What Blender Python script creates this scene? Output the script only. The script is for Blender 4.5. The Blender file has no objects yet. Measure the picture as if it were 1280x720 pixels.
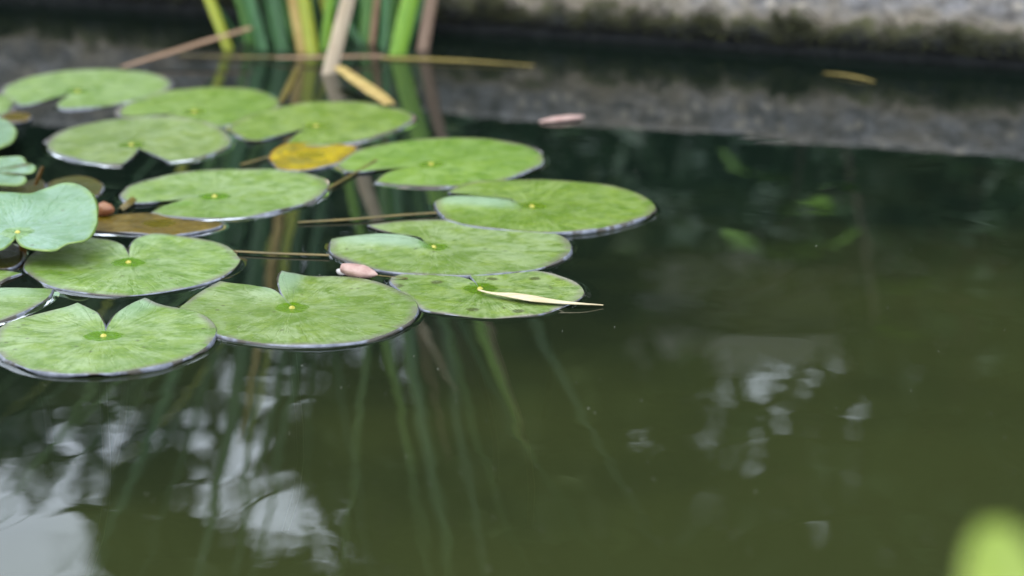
import bpy, math, random
import numpy as np
from mathutils import Vector, noise

# ------------------------------------------------------------------ camera
S = bpy.context.scene
C = S.collection
R = math.radians
CAM_H, PITCH, LENS = 0.51, 16.0, 85.0
FPX = LENS / 36.0 * 1280.0
cd = bpy.data.cameras.new('camera')
cd.lens = LENS; cd.sensor_width = 36.0
cd.clip_start = 0.01; cd.clip_end = 500.0
cd.dof.use_dof = True
cd.dof.focus_distance = 1.79
cd.dof.aperture_fstop = 4.6
cam = bpy.data.objects.new('camera', cd); C.objects.link(cam)
cam.location = (0, 0, CAM_H)
cam.rotation_euler = (R(90 - PITCH), 0, 0)
S.camera = cam

# ------------------------------------------------------------------ sky, sun, exposure
SUN_EL, SUN_ROT = 58.0, 215.0           # degrees; rotation clockwise from +Y
wd = bpy.data.worlds.new('World'); S.world = wd; wd.use_nodes = True
nt = wd.node_tree; nt.nodes.clear()
wo = nt.nodes.new('ShaderNodeOutputWorld'); bg = nt.nodes.new('ShaderNodeBackground')
sky = nt.nodes.new('ShaderNodeTexSky'); sky.sky_type = 'NISHITA'; sky.sun_disc = False
sky.sun_elevation = R(SUN_EL); sky.sun_rotation = R(SUN_ROT)
sky.air_density = 1.0; sky.dust_density = 1.0; sky.ozone_density = 1.0
# an even overcast deck veils most of the clear sky
deck = nt.nodes.new('ShaderNodeMix'); deck.data_type = 'RGBA'; deck.inputs[0].default_value = 0.85
deck.inputs[7].default_value = (5.5, 6.1, 6.8, 1)
nt.links.new(sky.outputs[0], deck.inputs[6]); nt.links.new(deck.outputs[2], bg.inputs[0])
bg.inputs[1].default_value = 0.12
nt.links.new(bg.outputs[0], wo.inputs[0])
sl = bpy.data.lights.new('sun', 'SUN'); sl.energy = 0.5; sl.angle = R(40); sl.color = (1, 0.965, 0.91)
so = bpy.data.objects.new('sun', sl); C.objects.link(so)
so.rotation_euler = (R(90 - SUN_EL), 0, R(180 - SUN_ROT)); so.location = (0, 0, 6)
S.view_settings.view_transform = 'Standard'; S.view_settings.look = 'None'
S.view_settings.gamma = 1.0; S.view_settings.use_curve_mapping = False
S.view_settings.exposure = 2.2
S.render.engine = 'CYCLES'
S.cycles.use_denoising = True
S.cycles.max_bounces = 6; S.cycles.transparent_max_bounces = 12
S.cycles.caustics_reflective = False; S.cycles.caustics_refractive = False

# ------------------------------------------------------------------ helpers
rnd = random.Random(7)
_p = R(PITCH)
FWD = Vector((0, math.cos(_p), -math.sin(_p))); UPV = Vector((0, math.sin(_p), math.cos(_p)))
def at(px, py, z=0.0):
    """point on the horizontal plane z that the photograph's pixel looks at"""
    d = FWD * FPX + Vector((1, 0, 0)) * (px - 640) + UPV * (360 - py)
    t = (z - CAM_H) / d.z
    return Vector((0, 0, CAM_H)) + d * t
def at_y(px, py, y):
    """point on the vertical plane at depth y"""
    d = FWD * FPX + Vector((1, 0, 0)) * (px - 640) + UPV * (360 - py)
    t = y / d.y
    return Vector((0, 0, CAM_H)) + d * t

def catmull(pts, n, closed=False):
    pts = [Vector(p) for p in pts]
    m = len(pts)
    if m < 3 and not closed:
        return [pts[0].lerp(pts[-1], i / n) for i in range(n + 1)]
    segs = m if closed else m - 1
    out = []
    L = [(pts[(i + 1) % m] - pts[i]).length for i in range(segs)]
    T = sum(L)
    for i in range(segs):
        k = max(1, round(n * L[i] / T))
        if closed: p0, p1, p2, p3 = pts[i - 1], pts[i], pts[(i + 1) % m], pts[(i + 2) % m]
        else:
            p1, p2 = pts[i], pts[i + 1]
            p0 = pts[i - 1] if i > 0 else p1 * 2 - p2
            p3 = pts[i + 2] if i + 2 < m else p2 * 2 - p1
        for j in range(k):
            t = j / k
            out.append(0.5 * ((2 * p1) + (p2 - p0) * t + (2 * p0 - 5 * p1 + 4 * p2 - p3) * t * t
                              + (3 * p1 - p0 - 3 * p2 + p3) * t ** 3))
    if not closed: out.append(pts[-1])
    return out

def mesh_obj(name, verts, faces, mats, parent=None, loc=None, smooth=True, fmat=None):
    me = bpy.data.meshes.new(name)
    me.from_pydata([tuple(v) for v in verts], [], faces)
    for m in (mats if isinstance(mats, (list, tuple)) else [mats]): me.materials.append(m)
    if smooth: me.polygons.foreach_set('use_smooth', [True] * len(me.polygons))
    if fmat is not None: me.polygons.foreach_set('material_index', fmat)
    me.update()
    o = bpy.data.objects.new(name, me); C.objects.link(o)
    if loc is not None: o.location = loc
    if parent is not None: o.parent = parent
    return o
def tag(o, label=None, cat=None, group=None, kind=None):
    if label: o['label'] = label
    if cat: o['category'] = cat
    if group: o['group'] = group
    if kind: o['kind'] = kind
    return o
def thing(name, loc, label, cat, group=None):
    o = bpy.data.objects.new(name, None); C.objects.link(o); o.location = loc
    o.empty_display_size = 0.03
    return tag(o, label, cat, group)

# ------------------------------------------------------------------ materials
class NB:
    """small node builder"""
    def __init__(s, name):
        s.m = bpy.data.materials.new(name); s.m.use_nodes = True
        s.t = s.m.node_tree; s.t.nodes.clear()
        s.out = s.n('ShaderNodeOutputMaterial')
    def n(s, typ, **kw):
        x = s.t.nodes.new(typ)
        for k, v in kw.items():
            if k.startswith('i_'): 
                key = k[2:].replace('_', ' ')
                x.inputs[key].default_value = v
            else: setattr(x, k, v)
        return x
    def l(s, a, b): s.t.links.new(a, b)
    def math(s, op, a, b=None, c=None, clamp=False):
        x = s.n('ShaderNodeMath', operation=op); x.use_clamp = clamp
        for i, v in enumerate((a, b, c)):
            if v is None: continue
            if isinstance(v, (int, float)): x.inputs[i].default_value = v
            else: s.l(v, x.inputs[i])
        return x.outputs[0]
    def mix(s, f, a, b, blend='MIX'):
        x = s.n('ShaderNodeMix', data_type='RGBA', blend_type=blend)
        for i, v in ((0, f), (6, a), (7, b)):
            if isinstance(v, (int, float)): x.inputs[i].default_value = v
            elif isinstance(v, tuple): x.inputs[i].default_value = (*v, 1)
            else: s.l(v, x.inputs[i])
        return x.outputs[2]
    def noise(s, vec, scale, detail=3, rough=0.55, w=None, dist=0.0):
        x = s.n('ShaderNodeTexNoise'); x.inputs['Scale'].default_value = scale
        x.inputs['Detail'].default_value = detail; x.inputs['Roughness'].default_value = rough
        x.inputs['Distortion'].default_value = dist
        if vec is not None: s.l(vec, x.inputs['Vector'])
        return x.outputs['Fac']
    def ramp(s, f, lo, hi):
        x = s.n('ShaderNodeMapRange', interpolation_type='SMOOTHSTEP')
        x.inputs[1].default_value = lo; x.inputs[2].default_value = hi
        s.l(f, x.inputs[0]); return x.outputs[0]
    def coords(s, which='Object', offset_random=True):
        tc = s.n('ShaderNodeTexCoord')
        if not offset_random: return tc.outputs[which]
        oi = s.n('ShaderNodeObjectInfo')
        add = s.n('ShaderNodeVectorMath', operation='ADD')
        sc = s.n('ShaderNodeVectorMath', operation='SCALE'); sc.inputs[0].default_value = (7.3, 3.1, 5.7)
        s.l(oi.outputs['Random'], sc.inputs['Scale'])
        s.l(tc.outputs[which], add.inputs[0]); s.l(sc.outputs[0], add.inputs[1])
        return add.outputs[0]
    def bsdf(s, col=None, rough=0.5, bump=None, spec=0.5, bump_d=0.001, bump_s=1.0, trans=0.0, coat=0.0):
        b = s.n('ShaderNodeBsdfPrincipled')
        if isinstance(col, tuple): b.inputs['Base Color'].default_value = (*col, 1)
        elif col is not None: s.l(col, b.inputs['Base Color'])
        if isinstance(rough, (int, float)): b.inputs['Roughness'].default_value = rough
        else: s.l(rough, b.inputs['Roughness'])
        b.inputs['Specular IOR Level'].default_value = spec
        b.inputs['Coat Weight'].default_value = coat
        if bump is not None:
            bp = s.n('ShaderNodeBump'); bp.inputs['Distance'].default_value = bump_d
            bp.inputs['Strength'].default_value = bump_s
            s.l(bump, bp.inputs['Height']); s.l(bp.outputs[0], b.inputs['Normal'])
        sh = b.outputs[0]
        if trans > 0:
            tr = s.n('ShaderNodeBsdfTranslucent')
            if isinstance(col, tuple): tr.inputs['Color'].default_value = (*col, 1)
            else: s.l(col, tr.inputs['Color'])
            mx = s.n('ShaderNodeMixShader'); mx.inputs[0].default_value = trans
            s.l(sh, mx.inputs[1]); s.l(tr.outputs[0], mx.inputs[2]); sh = mx.outputs[0]
        s.l(sh, s.out.inputs['Surface'])
        return s.m

def pad_material(name, c_dark, c_light, c_wax, c_wet, wax_amt=0.5, rim_c=(0.20, 0.17, 0.14), trans=0.08, spec=0.42, spots=0.0):
    """upper face of a lily leaf: mottled green, radial veins, waxy film, painted notch sheen, wet eye at the stalk"""
    b = NB(name)
    tc = b.n('ShaderNodeTexCoord'); P = tc.outputs['Object']
    off = b.coords('Object')
    flat = b.n('ShaderNodeVectorMath', operation='MULTIPLY'); flat.inputs[1].default_value = (1, 1, 0)
    b.l(P, flat.inputs[0])
    nrm = b.n('ShaderNodeVectorMath', operation='NORMALIZE'); b.l(flat.outputs[0], nrm.inputs[0])
    ln = b.n('ShaderNodeVectorMath', operation='LENGTH'); b.l(flat.outputs[0], ln.inputs[0])
    r = ln.outputs['Value']
    oi = b.n('ShaderNodeObjectInfo')
    comb = b.n('ShaderNodeCombineXYZ')
    b.l(b.math('ADD', b.math('MULTIPLY', r, 9.0), b.math('MULTIPLY', oi.outputs['Random'], 37.0)), comb.inputs[2])
    sc = b.n('ShaderNodeVectorMath', operation='SCALE'); sc.inputs['Scale'].default_value = 15.0
    b.l(nrm.outputs[0], sc.inputs[0])
    add = b.n('ShaderNodeVectorMath', operation='ADD'); b.l(sc.outputs[0], add.inputs[0]); b.l(comb.outputs[0], add.inputs[1])
    streak = b.noise(add.outputs[0], 1.6, 4, 0.6)
    sc2 = b.n('ShaderNodeVectorMath', operation='SCALE'); sc2.inputs['Scale'].default_value = 2.6
    b.l(nrm.outputs[0], sc2.inputs[0])
    add2 = b.n('ShaderNodeVectorMath', operation='ADD'); b.l(sc2.outputs[0], add2.inputs[0]); b.l(comb.outputs[0], add2.inputs[1])
    vein_n = b.noise(add2.outputs[0], 1.9, 2, 0.5)
    vein = b.math('SUBTRACT', 1.0, b.ramp(b.math('ABSOLUTE', b.math('SUBTRACT', vein_n, 0.5)), 0.0, 0.018))
    mott = b.noise(off, 55, 6, 0.68)
    big = b.noise(off, 26, 3, 0.5)
    fine = b.noise(off, 420, 3, 0.6)
    col = b.mix(b.ramp(b.math('ADD', b.math('MULTIPLY', mott, 0.80), b.math('MULTIPLY', streak, 0.20)), 0.40, 0.60), c_dark, c_light)
    wax = b.math('MULTIPLY', b.ramp(b.math('ADD', b.math('MULTIPLY', b.noise(off, 46, 6, 0.74, dist=0.5), 0.70), b.math('MULTIPLY', streak, 0.30)), 0.43, 0.60), wax_amt)
    col = b.mix(wax, col, c_wax)
    col = b.mix(b.math('MULTIPLY', vein, 0.26), col, (c_wax[0] * 1.1, c_wax[1] * 1.08, c_wax[2] * 0.85))
    tone = b.noise(off, 9, 3, 0.55)
    col = b.mix(b.math('MULTIPLY', b.ramp(tone, 0.45, 0.65), 0.40), col, c_dark)
    # bruised / wet darker green blotches
    bl = b.ramp(b.noise(off, 21, 2, 0.5), 0.665, 0.70)
    col = b.mix(b.math('MULTIPLY', bl, 0.6), col, c_wet)
    # tiny brown specks
    vo = b.n('ShaderNodeTexVoronoi', voronoi_dimensions='2D'); vo.inputs['Scale'].default_value = 44
    b.l(off, vo.inputs['Vector'])
    spk = b.math('MULTIPLY', b.math('SUBTRACT', 1.0, b.ramp(vo.outputs['Distance'], 0.045, 0.085)),
                 b.ramp(b.noise(off, 30, 0), 0.55, 0.60))
    col = b.mix(b.math('MULTIPLY', spk, 0.65), col, (0.035, 0.035, 0.012))
    if spots > 0:
        v2 = b.n('ShaderNodeTexVoronoi', voronoi_dimensions='2D'); v2.inputs['Scale'].default_value = 30; b.l(off, v2.inputs['Vector'])
        sep2 = b.n('ShaderNodeSeparateColor'); b.l(v2.outputs['Color'], sep2.inputs[0])
        sp2 = b.math('MULTIPLY', b.math('SUBTRACT', 1.0, b.ramp(b.math('ADD', v2.outputs['Distance'], b.math('MULTIPLY', b.math('SUBTRACT', mott, 0.5), 0.15)), 0.09, 0.19)), b.ramp(sep2.outputs[0], 0.50, 0.56))
        col = b.mix(b.math('MULTIPLY', sp2, spots), col, (0.030, 0.034, 0.003))
    grain = b.noise(off, 190, 5, 0.75)
    col = b.mix(b.math('MULTIPLY', b.ramp(grain, 0.48, 0.64), 0.30), col, c_dark)
    dots = b.math('MULTIPLY', b.ramp(fine, 0.60, 0.70), 0.50)
    col = b.mix(dots, col, (0.24, 0.27, 0.17))
    # wet eye round the stalk
    rr = b.math('ADD', r, b.math('MULTIPLY', b.math('SUBTRACT', b.noise(off, 90, 2), 0.5), 0.010))
    eye = b.math('SUBTRACT', 1.0, b.ramp(rr, 0.0105, 0.0150))
    col = b.mix(b.math('MULTIPLY', eye, 0.95), col, c_wet)
    # sky sheen of the curled notch margins painted in as pale waxy tint
    ab_ = b.n('ShaderNodeAttribute', attribute_name='bloom_sheen')
    col = b.mix(b.math('MULTIPLY', b.ramp(b.math('ADD', ab_.outputs['Fac'], b.math('MULTIPLY', b.math('SUBTRACT', mott, 0.5), 0.3)), 0.10, 0.95), 0.75), col, (0.150, 0.225, 0.145))
    # edge of the leaf from the vertex layer 'edge'
    at_ = b.n('ShaderNodeAttribute', attribute_name='edge')
    e = b.math('MULTIPLY', b.ramp(at_.outputs['Fac'], 0.90, 1.0), b.ramp(b.noise(off, 55, 2), 0.30, 0.62))
    col = b.mix(b.math('MULTIPLY', e, 0.75), col, rim_c)
    hsv = b.n('ShaderNodeHueSaturation'); b.l(col, hsv.inputs['Color'])
    b.l(b.math('ADD', 0.88, b.math('MULTIPLY', oi.outputs['Random'], 0.24)), hsv.inputs['Value'])
    b.l(b.math('ADD', 0.488, b.math('MULTIPLY', oi.outputs['Random'], 0.02)), hsv.inputs['Hue'])
    rough = b.math('SUBTRACT', b.math('ADD', 0.30, b.math('MULTIPLY', mott, 0.16)), b.math('MULTIPLY', eye, 0.25))
    bump = b.math('ADD', b.math('ADD', b.math('MULTIPLY', mott, 1.0), b.math('MULTIPLY', fine, 0.25)), b.math('ADD', b.math('MULTIPLY', vein, -0.45), b.math('MULTIPLY', big, 2.2)))
    return b.bsdf(hsv.outputs[0], rough, bump, spec, 0.0007, 0.8, trans=trans)

M = {}
M['pad'] = pad_material('lily_leaf_green', (0.062, 0.118, 0.008), (0.122, 0.182, 0.026), (0.205, 0.262, 0.125), (0.062, 0.140, 0.0005), 0.74, rim_c=(0.10, 0.085, 0.075))
M['pad_bright'] = pad_material('lily_leaf_bright', (0.054, 0.110, 0.002), (0.106, 0.168, 0.009), (0.170, 0.232, 0.070), (0.072, 0.136, 0.0005), 0.66, rim_c=(0.11, 0.10, 0.06))
M['pad_pale'] = pad_material('lily_leaf_glaucous', (0.080, 0.145, 0.062), (0.112, 0.186, 0.108), (0.142, 0.216, 0.158), (0.095, 0.165, 0.040), 0.8, rim_c=(0.13, 0.19, 0.04), trans=0.12)
M['pad_worn'] = pad_material('lily_leaf_worn', (0.052, 0.092, 0.004), (0.118, 0.160, 0.018), (0.190, 0.225, 0.100), (0.050, 0.095, 0.001), 0.7, rim_c=(0.17, 0.14, 0.14), spots=0.85)
M['pad_olive'] = pad_material('lily_leaf_olive', (0.022, 0.027, 0.001), (0.046, 0.044, 0.002), (0.05, 0.045, 0.006), (0.03, 0.03, 0.001), 0.4, rim_c=(0.06, 0.035, 0.005), spec=0.12)
M['pad_brown'] = pad_material('lily_leaf_brown', (0.036, 0.023, 0.0008), (0.085, 0.052, 0.001), (0.135, 0.088, 0.022), (0.065, 0.05, 0.001), 0.6, rim_c=(0.16, 0.095, 0.002), spec=0.12)
M['pad_yellow'] = pad_material('lily_leaf_yellow', (0.18, 0.125, 0.001), (0.36, 0.265, 0.001), (0.085, 0.078, 0.010), (0.16, 0.13, 0.006), 0.9, rim_c=(0.22, 0.09, 0.005), spec=0.15)

def simple_mat(name, a, c, scale=60, rough=0.5, bump_d=0.0006, stretch=(1, 1, 1), trans=0.0, spec=0.4):
    b = NB(name)
    P = b.coords('Object')
    mp = b.n('ShaderNodeMapping'); mp.inputs['Scale'].default_value = stretch; b.l(P, mp.inputs['Vector'])
    n1 = b.noise(mp.outputs[0], scale, 4, 0.6)
    col = b.mix(b.ramp(n1, 0.3, 0.7), a, c)
    return b.bsdf(col, rough, n1, spec, bump_d, 1.0, trans=trans)
M['under'] = simple_mat('lily_leaf_underside', (0.0880, 0.0660, 0.0275), (0.1210, 0.0935, 0.0440), 50, 0.5)
M['eye'] = simple_mat('leaf_stalk_eye', (0.2310, 0.1980, 0.0110), (0.3410, 0.3025, 0.0550), 300, 0.3)
M['petiole'] = simple_mat('leaf_stalk', (0.0880, 0.0413, 0.0066), (0.1320, 0.0715, 0.0110), 40, 0.35, stretch=(1, 1, .2))
M['stem_gold'] = simple_mat('submerged_stalk', (0.0550, 0.0413, 0.0055), (0.0935, 0.0633, 0.0083), 40, 0.4)
M['bud'] = simple_mat('reddish_bud', (0.1650, 0.0550, 0.0248), (0.1980, 0.0880, 0.0385), 80, 0.4)
M['petal'] = simple_mat('faded_pink_petal', (0.2860, 0.1650, 0.1375), (0.3630, 0.2475, 0.2090), 120, 0.5, trans=0.15)
M['petal_tip'] = simple_mat('petal_tip', (0.3410, 0.3025, 0.2750), (0.3960, 0.3630, 0.3410), 120, 0.5)
M['straw'] = simple_mat('dry_straw', (0.3080, 0.2420, 0.1320), (0.3960, 0.3410, 0.2310), 40, 0.55, stretch=(1, 6, 6))
M['straw_brown'] = simple_mat('dry_brown_reed', (0.1430, 0.0798, 0.0413), (0.2035, 0.1238, 0.0715), 40, 0.6)
M['straw_pale'] = simple_mat('dry_pale_reed', (0.3438, 0.2612, 0.1719), (0.4400, 0.3575, 0.2544), 40, 0.6, stretch=(6, 6, .6))
M['straw_gold'] = simple_mat('dry_gold_reed', (0.2277, 0.1518, 0.0379), (0.3289, 0.2403, 0.0759), 40, 0.55)
M['gold_dim'] = simple_mat('wet_gold_reed', (0.115, 0.085, 0.012), (0.165, 0.120, 0.020), 40, 0.5)
M['reed_pink'] = simple_mat('dry_pinkish_reed', (0.1815, 0.1100, 0.0715), (0.2310, 0.1540, 0.1045), 40, 0.6, stretch=(6, 6, .6))
def blade_mat(n, a, c): return simple_mat(n, a, c, 50, 0.36, 0.0008, (5, 5, 0.35), trans=0.2, spec=0.5)
M['bl_dark'] = blade_mat('reed_dark_green', (0.0098, 0.0539, 0.0073), (0.0184, 0.0765, 0.0110))
M['bl_blue'] = blade_mat('reed_blue_green', (0.0170, 0.0740, 0.0150), (0.0290, 0.1050, 0.0220))
M['bl_mid'] = blade_mat('reed_mid_green', (0.0360, 0.1080, 0.0086), (0.0576, 0.1440, 0.0130))
M['bl_lime'] = blade_mat('reed_lime_green', (0.1080, 0.2290, 0.0086), (0.1555, 0.2851, 0.0138))
M['bl_yellow'] = blade_mat('reed_yellow_green', (0.2153, 0.2567, 0.0149), (0.2981, 0.3064, 0.0207))

def water_material(name):
    b = NB(name)
    tc = b.n('ShaderNodeTexCoord'); P = tc.outputs['Object']
    mp = b.n('ShaderNodeMapping'); mp.inputs['Scale'].default_value = (1.0, 0.75, 1); b.l(P, mp.inputs['Vector'])
    # silt clouds; shade by the reeds and far wall painted into the colour
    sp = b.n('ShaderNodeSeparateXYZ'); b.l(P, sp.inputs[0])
    murk_shade = b.math('SUBTRACT', sp.outputs[1], b.math('MULTIPLY', b.math('SUBTRACT', b.noise(P, 3.2, 3, 0.55), 0.5), 1.1))
    murk_shade = b.math('SUBTRACT', murk_shade, b.math('MULTIPLY', sp.outputs[0], 0.75))
    col = b.mix(b.ramp(murk_shade, 2.05, 1.15), (0.0040, 0.0075, 0.0052), (0.0255, 0.0310, 0.0100))
    h1 = b.noise(mp.outputs[0], 9, 2, 0.4, dist=0.4)
    h2 = b.noise(mp.outputs[0], 46, 1, 0.4)
    wv = b.ramp(b.noise(P, 5.5, 1), 0.45, 0.65)
    h = b.math('ADD', h1, b.math('MULTIPLY', b.math('MULTIPLY', h2, wv), 0.10))
    bp = b.n('ShaderNodeBump'); bp.inputs['Distance'].default_value = 0.00050; bp.inputs['Strength'].default_value = 1.0
    b.l(h, bp.inputs['Height'])
    d = b.n('ShaderNodeBsdfDiffuse'); b.l(col, d.inputs['Color'])
    t = b.n('ShaderNodeBsdfTransparent'); t.inputs['Color'].default_value = (0.68, 0.66, 0.40, 1)
    m1 = b.n('ShaderNodeMixShader'); m1.inputs[0].default_value = 0.30
    b.l(d.outputs[0], m1.inputs[1]); b.l(t.outputs[0], m1.inputs[2])
    g = b.n('ShaderNodeBsdfGlossy'); g.inputs['Roughness'].default_value = 0.0
    g.inputs['Color'].default_value = (1, 1, 1, 1); b.l(bp.outputs[0], g.inputs['Normal'])
    f = b.n('ShaderNodeFresnel'); f.inputs['IOR'].default_value = 1.333; b.l(bp.outputs[0], f.inputs['Normal'])
    m2 = b.n('ShaderNodeMixShader'); b.l(f.outputs[0], m2.inputs[0])
    b.l(m1.outputs[0], m2.inputs[1]); b.l(g.outputs[0], m2.inputs[2])
    b.l(m2.outputs[0], b.out.inputs['Surface'])
    return b.m
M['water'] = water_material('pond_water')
M['mud'] = simple_mat('pond_mud', (0.005, 0.006, 0.003), (0.011, 0.011, 0.004), 5, 0.9)
M['soil'] = simple_mat('garden_soil', (0.05, 0.042, 0.028), (0.09, 0.075, 0.05), 8, 0.95, 0.02)

def wall_material():
    b = NB('weathered_concrete')
    P = b.coords('Object', False)
    big = b.noise(P, 16, 4, 0.6); mid = b.noise(P, 60, 5, 0.65); fine = b.noise(P, 260, 3, 0.6)
    col = b.mix(b.ramp(mid, 0.32, 0.68), (0.082, 0.077, 0.074), (0.195, 0.188, 0.190))
    col = b.mix(b.math('MULTIPLY', b.ramp(big, 0.46, 0.64), 0.5), col, (0.165, 0.137, 0.10))
    col = b.mix(b.math('MULTIPLY', b.ramp(b.noise(P, 28, 3, 0.6), 0.54, 0.68), 0.55), col, (0.075, 0.070, 0.064))
    vo = b.n('ShaderNodeTexVoronoi'); vo.inputs['Scale'].default_value = 52; b.l(P, vo.inputs['Vector'])
    peb = b.math('MULTIPLY', b.math('SUBTRACT', 1.0, b.ramp(vo.outputs['Distance'], 0.25, 0.42)), b.ramp(b.noise(P, 21, 1), 0.52, 0.58))
    col = b.mix(b.math('MULTIPLY', peb, 0.8), col, (0.27, 0.24, 0.20))
    sep = b.n('ShaderNodeSeparateXYZ'); b.l(P, sep.inputs[0])
    z = b.math('ADD', sep.outputs[2], b.math('MULTIPLY', b.math('SUBTRACT', b.noise(P, 30, 4, 0.7), 0.5), -0.10))
    # dimmer light left of the reeds painted in by raising the algae tint
    damp_shade = b.ramp(sep.outputs[0], 0.10, -0.30)
    z2 = b.math('SUBTRACT', z, b.math('MULTIPLY', damp_shade, 0.06))
    tanb = b.math('SUBTRACT', 1.0, b.ramp(z2, 0.046, 0.070))
    col = b.mix(b.math('MULTIPLY', tanb, 0.55), col, (0.175, 0.140, 0.092))
    moss = b.math('SUBTRACT', 1.0, b.ramp(z2, 0.034, 0.054))
    col = b.mix(b.math('MULTIPLY', moss, 0.92), col, b.mix(b.ramp(mid, 0.4, 0.62), (0.006, 0.008, 0.002), (0.036, 0.037, 0.009)))
    wet = b.math('SUBTRACT', 1.0, b.ramp(z, 0.014, 0.034))
    col = b.mix(b.math('MULTIPLY', wet, 0.95), col, (0.010, 0.011, 0.012))
    h = b.math('ADD', b.math('MULTIPLY', mid, 1.0), b.math('MULTIPLY', fine, 0.35))
    return b.bsdf(col, 0.85, h, 0.3, 0.006, 0.9)
M['wall'] = wall_material()
M['render'] = simple_mat('grey_render', (0.60, 0.60, 0.58), (0.70, 0.70, 0.68), 4, 0.9)
M['moss'] = simple_mat('moss', (0.005, 0.007, 0.002), (0.030, 0.032, 0.006), 60, 0.9)
M['bark'] = simple_mat('bark', (0.045, 0.034, 0.024), (0.10, 0.08, 0.06), 20, 0.9, 0.01, (3, 3, .6))
M['leaf_dark'] = simple_mat('leaf_dark', (0.0160, 0.0360, 0.0176), (0.0360, 0.0680, 0.0272), 3, 0.4, trans=0.15)
M['leaf_mid'] = simple_mat('leaf_mid', (0.0280, 0.0520, 0.0128), (0.0560, 0.0840, 0.0208), 3, 0.45, trans=0.2)
M['leaf_bright'] = simple_mat('leaf_bright', (0.0880, 0.1920, 0.0144), (0.1360, 0.2560, 0.0240), 20, 0.45, trans=0.3)
M['leaf_lime'] = simple_mat('leaf_lime', (0.17, 0.235, 0.022), (0.23, 0.29, 0.035), 20, 0.45, trans=0.3)
M['dust'] = simple_mat('pale_specks', (0.1925, 0.1925, 0.1540), (0.2750, 0.2750, 0.2310), 60, 0.8)

# ------------------------------------------------------------------ water, bed, ground
WA, WB = at(0, 2), at(1280, 89)                 # waterline of the far wall
WU = (WB - WA); WU.z = 0; WU.normalize()        # along the wall, to the right
WN = Vector((WU.y, -WU.x, 0))                   # towards the camera
def wall_pt(u, n, z):                           # u metres along from WA, n metres out of the wall face
    return WA + WU * u + WN * n + Vector((0, 0, z))

NEAR_Y = 0.62
p_fl, p_fr = wall_pt(-2.2, -0.12, 0), wall_pt(3.6, -0.12, 0)
p_nl, p_nr = Vector((-2.6, NEAR_Y, 0)), Vector((3.0, NEAR_Y, 0))
def sheet(name, pts, z, mat):
    o = mesh_obj(name, [(p.x, p.y, z) for p in pts], [tuple(range(len(pts)))], mat, smooth=False)
    return tag(o, kind='structure')
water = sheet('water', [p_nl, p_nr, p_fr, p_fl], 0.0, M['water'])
sheet('pond_bed', [p_nl, p_nr, p_fr, p_fl], -0.22, M['mud'])
# ground sheet round the pond, out to the horizon
G = 120
outer = [Vector((-G, -G, 0)), Vector((G, -G, 0)), Vector((G, G, 0)), Vector((-G, G, 0))]
inner = [p_nl, p_nr, p_fr, p_fl]
vs = [(p.x, p.y, 0.05) for p in outer] + [(p.x, p.y, 0.05) for p in inner] + [(p.x, p.y, -0.24) for p in inner]
fs = [(i, (i + 1) % 4, 4 + (i + 1) % 4, 4 + i) for i in range(4)] + [(4 + i, 4 + (i + 1) % 4, 8 + (i + 1) % 4, 8 + i) for i in range(4)]
tag(mesh_obj('ground', vs, fs, M['soil'], smooth=False), kind='structure')

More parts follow.
